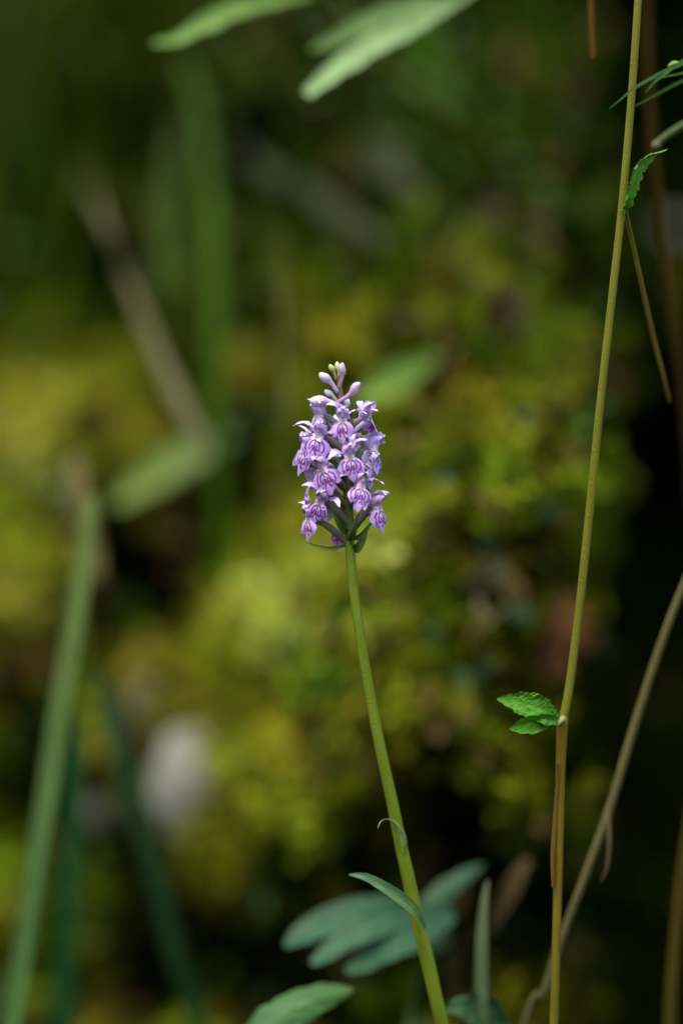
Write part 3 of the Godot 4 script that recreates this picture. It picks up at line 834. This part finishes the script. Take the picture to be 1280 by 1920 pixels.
func build_leaves():
	# lobed bluish leaf low behind the orchid stem
	var t := thing("lobed_leaf", "bluish green lobed leaf behind the foot of the orchid stem", "leaf")
	var bg := Color(0.028, 0.085, 0.038)
	leaf_part("leaflet", t, [[800, 1700, -0.092], [720, 1705, -0.086], [640, 1722, -0.082], [570, 1752, -0.078], [535, 1775, -0.076]], [1.6, 5.2, 7.0, 6.8, 4.8, 1.0], Vector3(0.2, 0.62, -0.75), 0.12, bg, bg * 1.05, 0, 0.1)
	leaf_part("leaflet", t, [[800, 1702, -0.088], [740, 1715, -0.080], [680, 1745, -0.074], [620, 1785, -0.070], [584, 1808, -0.068]], [1.5, 4.5, 6.0, 5.5, 4.0, 1.0], Vector3(0.5, 0.62, -0.6), 0.15, bg * 1.15, bg * 1.2, 0, 0.1)
	leaf_part("leaflet", t, [[850, 1712, -0.090], [800, 1730, -0.082], [740, 1765, -0.074], [690, 1800, -0.070], [648, 1822, -0.067]], [2.0, 6.0, 7.6, 7.0, 4.8, 1.0], Vector3(0.35, 0.65, -0.65), 0.12, bg, bg * 1.1, 0, 0.1)
	leaf_part("leaflet", t, [[790, 1702, -0.094], [815, 1682, -0.096], [845, 1660, -0.098], [880, 1635, -0.100], [906, 1621, -0.102]], [1.2, 3.4, 4.2, 3.4, 2.0, 0.2], Vector3(-0.3, 0.8, -0.55), 0.2, bg * 1.05, bg * 0.95, 0, 0.2)
	stalk_part("leaf_stalk", t, [[800, 1701, -0.093], [790, 1790, -0.105], [770, 1900, -0.115], [750, 2050, -0.10], Vector3(0.02, -0.02, -0.12)], [0.9, 1.0, 1.1, 1.2], Color(0.05, 0.09, 0.02), Color(0.05, 0.08, 0.02))
	# leaf at the very bottom
	var b := thing("broad_leaf", "grass green pointed leaf cut by the bottom edge left of the orchid stem", "leaf")
	leaf_part("blade", b, [[420, 2040, -0.030], [470, 1950, -0.034], [530, 1900, -0.038], [600, 1868, -0.042], [662, 1855, -0.046]], [2, 6.0, 7.0, 6.5, 4.6, 0.4], Vector3(0.3, 0.75, -0.55), 0.25, Color(0.045, 0.12, 0.05), Color(0.055, 0.14, 0.03))
	stalk_part("leaf_stalk", b, [[424, 2035, -0.030], [420, 2150, -0.05], Vector3(-0.04, -0.02, -0.07)], [0.8, 0.9, 1.0], Color(0.05, 0.09, 0.02), Color(0.05, 0.08, 0.02))
	# upright pale grassy leaf and rounded leaves right of the stem's foot
	var u := thing("upright_blade", "narrow bluish upright blade right of the orchid stem foot", "leaf")
	leaf_part("blade", u, [[912, 2080, -0.05], [906, 1950, -0.046], [903, 1860, -0.045], [904, 1760, -0.046], [908, 1690, -0.048], [914, 1650, -0.05]], [2.4, 2.6, 2.6, 2.2, 1.4, 0.3], Vector3(1.0, 0.0, 0.45), 0.3, Color(0.07, 0.13, 0.06), Color(0.10, 0.12, 0.06), 0, 0.1)
	stalk_part("leaf_stalk", u, [[912, 2075, -0.05], Vector3(0.05, -0.02, -0.07)], [0.8, 1.0], Color(0.05, 0.09, 0.02), Color(0.05, 0.08, 0.02))
	var r := thing("rounded_leaf", "dim crinkled green leaf on the bottom edge by the upright blade", "leaf")
	leaf_part("blade", r, [[960, 1960, -0.055], [930, 1925, -0.05], [900, 1905, -0.046], [865, 1890, -0.042], [834, 1896, -0.040]], [2, 5.5, 6.5, 5.5, 3.5, 0.6], Vector3(0.1, 0.8, -0.5), 0.3, Color(0.035, 0.09, 0.03), Color(0.04, 0.10, 0.035), 6, 0.5)
	stalk_part("leaf_stalk", r, [[958, 1958, -0.055], [960, 2060, -0.07], Vector3(0.055, -0.02, -0.09)], [0.7, 0.8, 0.9], Color(0.05, 0.09, 0.02), Color(0.05, 0.08, 0.02))
	# overhanging sprays at the top
	var a := thing("overhanging_leaf", "pale yellow green leaf hanging in from the top edge, on the left", "leaf", "leaves hanging in from the top edge")
	leaf_part("blade", a, [[590, -10, -0.130], [520, 2, -0.123], [455, 18, -0.117], [395, 46, -0.113], [340, 74, -0.111], [286, 82, -0.110]], [0.8, 3.4, 5.2, 5.8, 3.6, 0.8], Vector3(0.25, 0.75, -0.6), 0.35, Color(0.10, 0.20, 0.025), Color(0.13, 0.24, 0.045))
	stalk_part("leaf_stalk", a, [[585, -8, -0.130], [640, 60, -0.175], [720, 130, -0.225], [850, 240, -0.295], [960, 330, -0.385]], [0.9, 1.2, 1.6, 1.7], Color(0.12, 0.17, 0.02), Color(0.15, 0.15, 0.015))
	var c := thing("overhanging_leaf", "pale green leaf of two narrow lobes hanging in at the top middle", "leaf", "leaves hanging in from the top edge")
	leaf_part("lobe", c, [[900, -22, -0.115], [850, 8, -0.111], [790, 42, -0.107], [720, 78, -0.103], [640, 130, -0.099], [578, 180, -0.097]], [1.0, 2.0, 4.0, 5.8, 6.2, 3.6], Vector3(0.42, 0.75, -0.5), 0.22, Color(0.12, 0.21, 0.07), Color(0.24, 0.37, 0.15), 0, 0.2)
	leaf_part("lobe", c, [[860, 0, -0.113], [800, 10, -0.113], [740, 28, -0.113], [680, 52, -0.113], [625, 78, -0.115], [582, 94, -0.117]], [1.0, 4.5, 6.0, 5.6, 4.0, 0.8], Vector3(0.25, 0.85, -0.5), 0.25, Color(0.09, 0.17, 0.05), Color(0.065, 0.14, 0.02), 0, 0.2)
	stalk_part("leaf_stalk", c, [[890, -18, -0.115], [960, -90, -0.135], [1010, -60, -0.215], [1040, 80, -0.335], [1040, 260, -0.455]], [0.9, 1.2, 1.6, 1.7], Color(0.12, 0.17, 0.02), Color(0.13, 0.15, 0.015))
	var l := [["pale_green_leaf", "broad pale green drooping leaf left of the orchid below the dry tan blade", [[445, 812, -0.32], [405, 828, -0.315], [340, 860, -0.31], [275, 900, -0.30], [215, 945, -0.29]], [1.5, 5.5, 7.5, 7.5, 6, 2], Vector3(0.3, 0.8, -0.45), Color(0.09, 0.17, 0.06), Color(0.25, 0.33, 0.06)],
		["bright_green_leaf", "bright yellow green leaf right behind the top of the flower spike", [[822, 662, -0.215], [790, 682, -0.21], [750, 705, -0.205], [705, 732, -0.20], [665, 755, -0.20]], [1, 4, 6, 6, 4.5, 1], Vector3(0.3, 0.85, -0.35), Color(0.10, 0.20, 0.02), Color(0.20, 0.33, 0.05)]]
	for x in l:
		var o := thing(x[0], x[1], "leaf")
		leaf_part("blade", o, x[2], x[3], x[4], 0.2, x[5], x[6])
		var f: Array = x[2][0]
		stalk_part("leaf_stalk", o, [[f[0] - 4, f[1] + 2, f[2]], [f[0] + 30, f[1] + 40, f[2] - 0.06], on_bank(f[0] + 50, f[1] + 140, -0.01)], [0.8, 0.9, 1.0], Color(0.06, 0.10, 0.02), Color(0.06, 0.08, 0.02))
	# small round leaves on the bank
	var small := [[620, 1288, 7.5, Color(0.13, 0.26, 0.03), "small pale green leaf on the moss left of the orchid stem"],
		[1005, 832, 5.0, Color(0.07, 0.17, 0.02), "small green leaf on the moss right of the spike, left of a narrower one"],
		[1082, 800, 6.0, Color(0.08, 0.18, 0.02), "small upright green leaf beside the tall herb stem at spike height"],
		[1180, 800, 5.0, Color(0.04, 0.10, 0.01), "small dark green leaf just right of the tall herb stem"],
		[180, 1760, 6.5, Color(0.045, 0.13, 0.06), "small dim bluish leaf low between the two left grass blades"],
		[1090, 1280, 4.5, Color(0.09, 0.17, 0.02), "small yellow green leaf behind the joint of the toothed leaf"],
		[910, 660, 6.0, Color(0.07, 0.15, 0.015), "small mid green leaf above right of the spike on the moss"],
		[870, 860, 6.0, Color(0.13, 0.22, 0.02), "small yellow green leaf on the moss level with the middle of the spike"],
		[100, 1895, 8.0, Color(0.05, 0.13, 0.06), "small bluish leaf at the foot of the broad left grass blade"]]
	for q in small:
		var o := thing("small_leaf", q[4], "leaf", "small leaves on the bank")
		var p := on_bank(q[0], q[1], 0.022)
		var w: float = q[2]
		var dirv := Vector3(rng.randf_range(-1, 1), rng.randf_range(-0.5, 0.4), 0.35).normalized() * w * 1.25 * MM
		leaf_part("blade", o, [p - dirv, p - dirv * 0.4 + Vector3(0, 0.002, 0), p + dirv * 0.4 + Vector3(0, 0.002, 0), p + dirv], [w * 0.3, w * 0.9, w, w * 0.7, 0.3], Vector3(0.2, 0.7, -0.6).cross(dirv).cross(dirv).cross(dirv).normalized(), 0.2, q[3], q[3] * 1.1)
		stalk_part("leaf_stalk", o, [p - dirv, p - dirv * 1.4 + Vector3(0, -0.006, -0.012), on_bank(q[0], q[1] + 40, -0.006)], [0.5, 0.5, 0.5], Color(0.06, 0.09, 0.02), Color(0.05, 0.07, 0.02))

# ---------------------------------------------------------------- grass blades
func blade(called: String, label: String, rows: Array, widths: Array, side: Vector3, ca: Color, cb: Color, cup := 0.25, m: Material = null, category := "grass blade"):
	var o := leaf_part(called, self, rows, widths, side, cup, ca, cb, 0, 0.1, m if m else m_grass)
	tag(o, label, category)

func build_grass():
	blade("grass_blade", "broad green grass blade rising from the lower left corner", [Vector3(-0.14, -0.02, -0.10), [0, 2050, -0.105], [35, 1850, -0.11], [70, 1620, -0.115], [110, 1360, -0.12], [145, 1150, -0.13], [165, 1020, -0.14], [172, 930, -0.15]], [2.6, 3.3, 3.7, 4.0, 4.2, 4.1, 3.6, 2.6], Vector3(1, 0.1, 0.35), Color(0.045, 0.145, 0.045), Color(0.12, 0.15, 0.045))
	blade("grass_blade", "dark green grass blade just right of the broad one, lower left", [Vector3(-0.11, -0.02, -0.17), [120, 1950, -0.18], [128, 1780, -0.18], [135, 1600, -0.18], [140, 1470, -0.18], [150, 1330, -0.19]], [4.5, 5.0, 5.2, 5.0, 4.2, 1.0], Vector3(1, 0, 0.6), Color(0.012, 0.055, 0.016), Color(0.014, 0.06, 0.02))
	blade("grass_blade", "curved dim green blade arching left of the white stone", [Vector3(-0.085, -0.02, -0.2), [370, 1960, -0.20], [330, 1780, -0.195], [285, 1600, -0.19], [240, 1440, -0.19], [205, 1330, -0.195], [180, 1250, -0.2]], [4.0, 4.6, 4.8, 5.0, 4.8, 3.8, 1.0], Vector3(1, 0.2, 0.5), Color(0.018, 0.06, 0.016), Color(0.03, 0.065, 0.03))
	blade("grass_blade", "tall vivid green upright blade left of the flower spike", [on_bank(420, 1180, -0.01), [418, 1080, -0.300], [412, 940, -0.300], [408, 760, -0.300], [404, 600, -0.310], [400, 470, -0.325], [393, 340, -0.350], [375, 210, -0.370], [345, 110, -0.390]], [2.6, 3.0, 3.4, 3.7, 3.8, 3.8, 3.5, 3.2, 1.6], Vector3(1, 0.0, 0.3), Color(0.040, 0.095, 0.002), Color(0.05, 0.10, 0.020))
	blade("grass_blade", "narrow green blade left of the vivid upright blade", [on_bank(330, 760, -0.01), [318, 600, -0.34], [310, 460, -0.35], [318, 330, -0.36], [330, 230, -0.37]], [2, 3, 3.4, 3, 1.2], Vector3(1, 0, 0.3), Color(0.045, 0.085, 0.004), Color(0.055, 0.085, 0.035))
	blade("withered_grass", "pale tan dry blade slanting down from the upper left to the pale green leaf", [on_bank(150, 320, 0.0), [182, 385, -0.30], [235, 520, -0.27], [290, 650, -0.25], [340, 760, -0.235], [385, 850, -0.23]], [1.2, 1.9, 2.5, 3.2, 3.4, 3.0], Vector3(1, 0.5, 0.3), Color(0.075, 0.07, 0.032), Color(0.19, 0.18, 0.09), 0.3, m_dry)
	blade("withered_grass", "grey blue dry blade slanting above the flower spike", [on_bank(430, 270, 0.0), [505, 325, -0.34], [560, 360, -0.33], [630, 400, -0.32], [720, 460, -0.31]], [2.0, 5, 6.5, 6.5, 2.0], Vector3(0.3, 1, 0.2), Color(0.04, 0.045, 0.02), Color(0.085, 0.095, 0.05), 0.25, m_dry)
	blade("withered_grass", "tan dry blade standing behind the tip of the broad left grass blade", [on_bank(180, 1240, -0.01), [178, 1130, -0.21], [165, 1020, -0.2], [152, 930, -0.2], [140, 850, -0.21]], [3, 6, 6.5, 6, 2.0], Vector3(1, 0.1, 0.3), Color(0.10, 0.08, 0.03), Color(0.13, 0.11, 0.045), 0.25, m_dry)
	blade("withered_grass", "dim grey dry blade lying on the moss above right of the spike", [on_bank(690, 250, 0.01), [740, 320, -0.36], [800, 400, -0.34], [850, 480, -0.31]], [2.0, 5, 5.5, 2.0], Vector3(0.5, 1, 0.2), Color(0.06, 0.06, 0.035), Color(0.09, 0.085, 0.05), 0.25, m_dry)
	blade("withered_grass", "faint pinkish dry blade slanting up to the left beside the upright blue blade", [Vector3(0.05, -0.02, -0.14), [850, 1850, -0.13], [915, 1745, -0.12], [960, 1660, -0.115], [990, 1610, -0.115]], [0.6, 0.8, 1.6, 3.6, 1.2], Vector3(1, 0.2, 0.3), Color(0.04, 0.03, 0.010), Color(0.09, 0.065, 0.032), 0.25, m_dry)
	blade("grass_blade", "slender green blade leaning right near the top middle", [on_bank(960, 470, -0.01), [900, 350, -0.38], [850, 230, -0.40], [810, 110, -0.42], [790, -30, -0.44]], [3, 6, 7, 6, 4.0], Vector3(1, 0, 0.3), Color(0.04, 0.08, 0.008), Color(0.025, 0.075, 0.008))
	blade("grass_blade", "fine pale stem left of the flower spike, behind it", [on_bank(545, 1000, -0.01), [540, 860, -0.20], [534, 700, -0.20], [528, 560, -0.21], [525, 430, -0.23]], [1.0, 1.1, 1.2, 1.1, 0.5], Vector3(1, 0, 0.3), Color(0.10, 0.11, 0.03), Color(0.09, 0.10, 0.03))
	var thin := [[960, 420, -0.36, 900, 250, 850, 120, "thin green blade leaning left under the top middle leaf"],
		[900, 400, -0.34, 800, 260, 700, 140, "olive thin blade slanting from under the top middle leaf down to the right"],
		[1010, 400, -0.36, 960, 200, 900, 40, "thin green blade right of the top middle leaf, leaning left"],
		[860, 380, -0.34, 880, 220, 900, 100, "thin upright green blade below the top middle leaf"],
		[1060, 380, -0.38, 1050, 180, 1000, -40, "thin dim green blade between the top middle leaf and the hanging stalk"],
		[720, 420, -0.40, 770, 250, 830, 60, "thin vivid green blade leaning right above the spike"],
		[560, 420, -0.42, 540, 250, 560, 80, "thin dark green blade between the two overhanging leaves"],
		[60, 520, -0.45, 90, 300, 60, 60, "thin dim green blade at the upper left edge"],
		[280, 480, -0.42, 290, 330, 270, 150, "thin dim green blade above the tan blade at the upper left"]]
	for q in thin:
		var o := leaf_part("grass_blade", self, [on_bank(q[0], q[1] + 40, -0.01), [q[0], q[1], q[2]], [q[3], q[4], q[2] + 0.03], [q[5], q[6], q[2] + 0.06]], [1.6, 2.4, 2.2, 0.3], Vector3(1, 0.1, 0.4), 0.3, Color(0.07, 0.12, 0.004), Color(0.07, 0.14, 0.012), 0, 0.1, m_grass)
		tag(o, q[7], "grass blade", "thin blades on the upper bank")
	# the loose dark grass on the upper bank, one mass
	begin()
	add_blade(spline([Vector3.ZERO, Vector3(0, 0.06, 0.006), Vector3(0, 0.11, 0.022), Vector3(0, 0.14, 0.05)], 8), [0.0028, 0.0034, 0.0026, 0.0002], Vector3.RIGHT, 0.3, 3, Color(0.8, 0.8, 0.8), Color(1, 1, 1))
	var mm := MultiMesh.new()
	mm.transform_format = MultiMesh.TRANSFORM_3D
	mm.use_colors = true
	mm.mesh = finish()
	mm.instance_count = 800
	for k in mm.instance_count:
		var x := rng.randf_range(-0.55, 0.45)
		var y := rng.randf_range(0.36, 0.95)
		if x > -0.06 and y < 0.52: y += 0.25
		var b := Basis.from_euler(Vector3(rng.randf_range(-0.2, 0.5), rng.randf_range(-1.4, 1.4), rng.randf_range(-0.5, 0.5))).scaled(Vector3.ONE * rng.randf_range(0.5, 1.1))
		mm.set_instance_transform(k, Transform3D(b, Vector3(x, y, bank(x, y) - 0.005)))
		var c := Color(0.03, 0.09, 0.004).lerp(Color(0.12, 0.145, 0.010), rng.randf())
		mm.set_instance_color(k, c)
	var o := MultiMeshInstance3D.new()
	o.name = "grass"
	o.multimesh = mm
	o.material_override = m_grass
	tag(o, "loose dark green grass growing over the upper bank", "grass", "", "stuff")
	add_child(o)

# ---------------------------------------------------------------- stones and dead leaves
func stone(label: String, p: Vector3, size: Vector3, c: Color, called := "stone"):
	begin()
	var pts := PackedVector3Array(); var uv := PackedVector2Array(); var col := PackedColorArray()
	for j in 13:
		for i in 18:
			var th := PI * j / 12.0
			var ph := TAU * i / 18.0
			var d := Vector3(sin(th) * cos(ph), cos(th), sin(th) * sin(ph))
			var r := 1.0 + 0.34 * n_tone2.get_noise_3dv(d * 1.3 + p * 50.0) + 0.06 * n_tone2.get_noise_3dv(d * 5.0 + p * 50.0)
			pts.append(p + d * size * r)
			uv.append(Vector2(i / 17.0, j / 12.0))
			var stain := smoothstep(0.0, 0.45, n_tone2.get_noise_3dv(d * 1.7 + p * 90.0))   # lichen and damp stains
			col.append((c * (0.8 + 0.4 * (0.5 + 0.5 * n_tone2.get_noise_3dv(d * 3.0 + p * 90.0)))).lerp(Color(0.15, 0.16, 0.05), 0.75 * stain))
	add_grid(18, 13, pts, uv, col, true)
	var o := part(called, finish(), m_stone, self)
	tag(o, label, "stone")

func build_litter():
	stone("white stone lying in the moss at the lower left", on_bank(368, 1462, 0.012), Vector3(0.019, 0.024, 0.013), Color(0.38, 0.37, 0.33))
	stone("greyish brown stone in the moss just above left of the white stone", on_bank(285, 1335, -0.004), Vector3(0.011, 0.014, 0.011), Color(0.20, 0.17, 0.12))
	stone("small grey stone below the green blades at the lower left", on_bank(200, 1520, 0.0), Vector3(0.014, 0.008, 0.010), Color(0.08, 0.09, 0.075))
	stone("small pale grey stone at the right edge level with the herb's side shoot", on_bank(1262, 432, 0.01), Vector3(0.009, 0.006, 0.008), Color(0.24, 0.23, 0.20))
	var d := [[1045, 1195, 12, 36, Color(0.12, 0.055, 0.022), "reddish brown dead leaf standing behind the tall herb stem above the toothed leaf", 0.3],
		[820, 725, 10, 22, Color(0.15, 0.065, 0.02), "rust brown dead leaf beside the bright green leaf", 0.9],
		[1160, 640, 9, 20, Color(0.10, 0.062, 0.045), "greyish brown dead leaf right of the tall herb stem", 0.2],
		[380, 1660, 12, 24, Color(0.11, 0.062, 0.03), "brown dead leaf low at the left under the white stone", 1.2],
		[160, 790, 12, 30, Color(0.16, 0.09, 0.03), "orange brown dead leaf on the moss left of the tan blade", 1.1],
		[60, 1230, 11, 26, Color(0.17, 0.10, 0.03), "light brown dead leaf by the left edge under the mossy cushion", 0.8],
		[940, 575, 8, 22, Color(0.11, 0.07, 0.035), "brown dead leaf above right of the spike among moss", 1.0],
		[900, 390, 9, 24, Color(0.085, 0.07, 0.045), "grey brown curled dead leaf on the upper bank", 1.4],
		[250, 1400, 9, 24, Color(0.10, 0.05, 0.02), "dark brown dead leaf between the green blades at the lower left", 0.5],
		[910, 1080, 8, 20, Color(0.15, 0.13, 0.06), "pale withered leaf on the moss right of the orchid stem", 0.9]]
	for q in d:
		var p := on_bank(q[0], q[1], 0.016)
		if q[0] > 1040 and q[0] < 1050: p = at(q[0], q[1], maxf(p.z, -0.17))   # caught against the rim of the hollow
		var a: float = q[6]
		var dirv := Vector3(sin(a), cos(a), -0.25).normalized() * float(q[3]) * 0.5 * MM
		var w: float = q[2]
		var o := leaf_part("dead_leaf", self, [p - dirv, p - dirv * 0.4 + Vector3(0, 0, 0.004), p + dirv * 0.3 + Vector3(0, 0, 0.005), p + dirv], [0.6, w * 0.7, w, w * 0.8, 0.5], Vector3(cos(a), -sin(a), -0.5), 0.4, q[4], q[4] * 1.1, 6, 0.9, m_dry)
		tag(o, q[5], "dead leaf", "dead leaves on the bank")
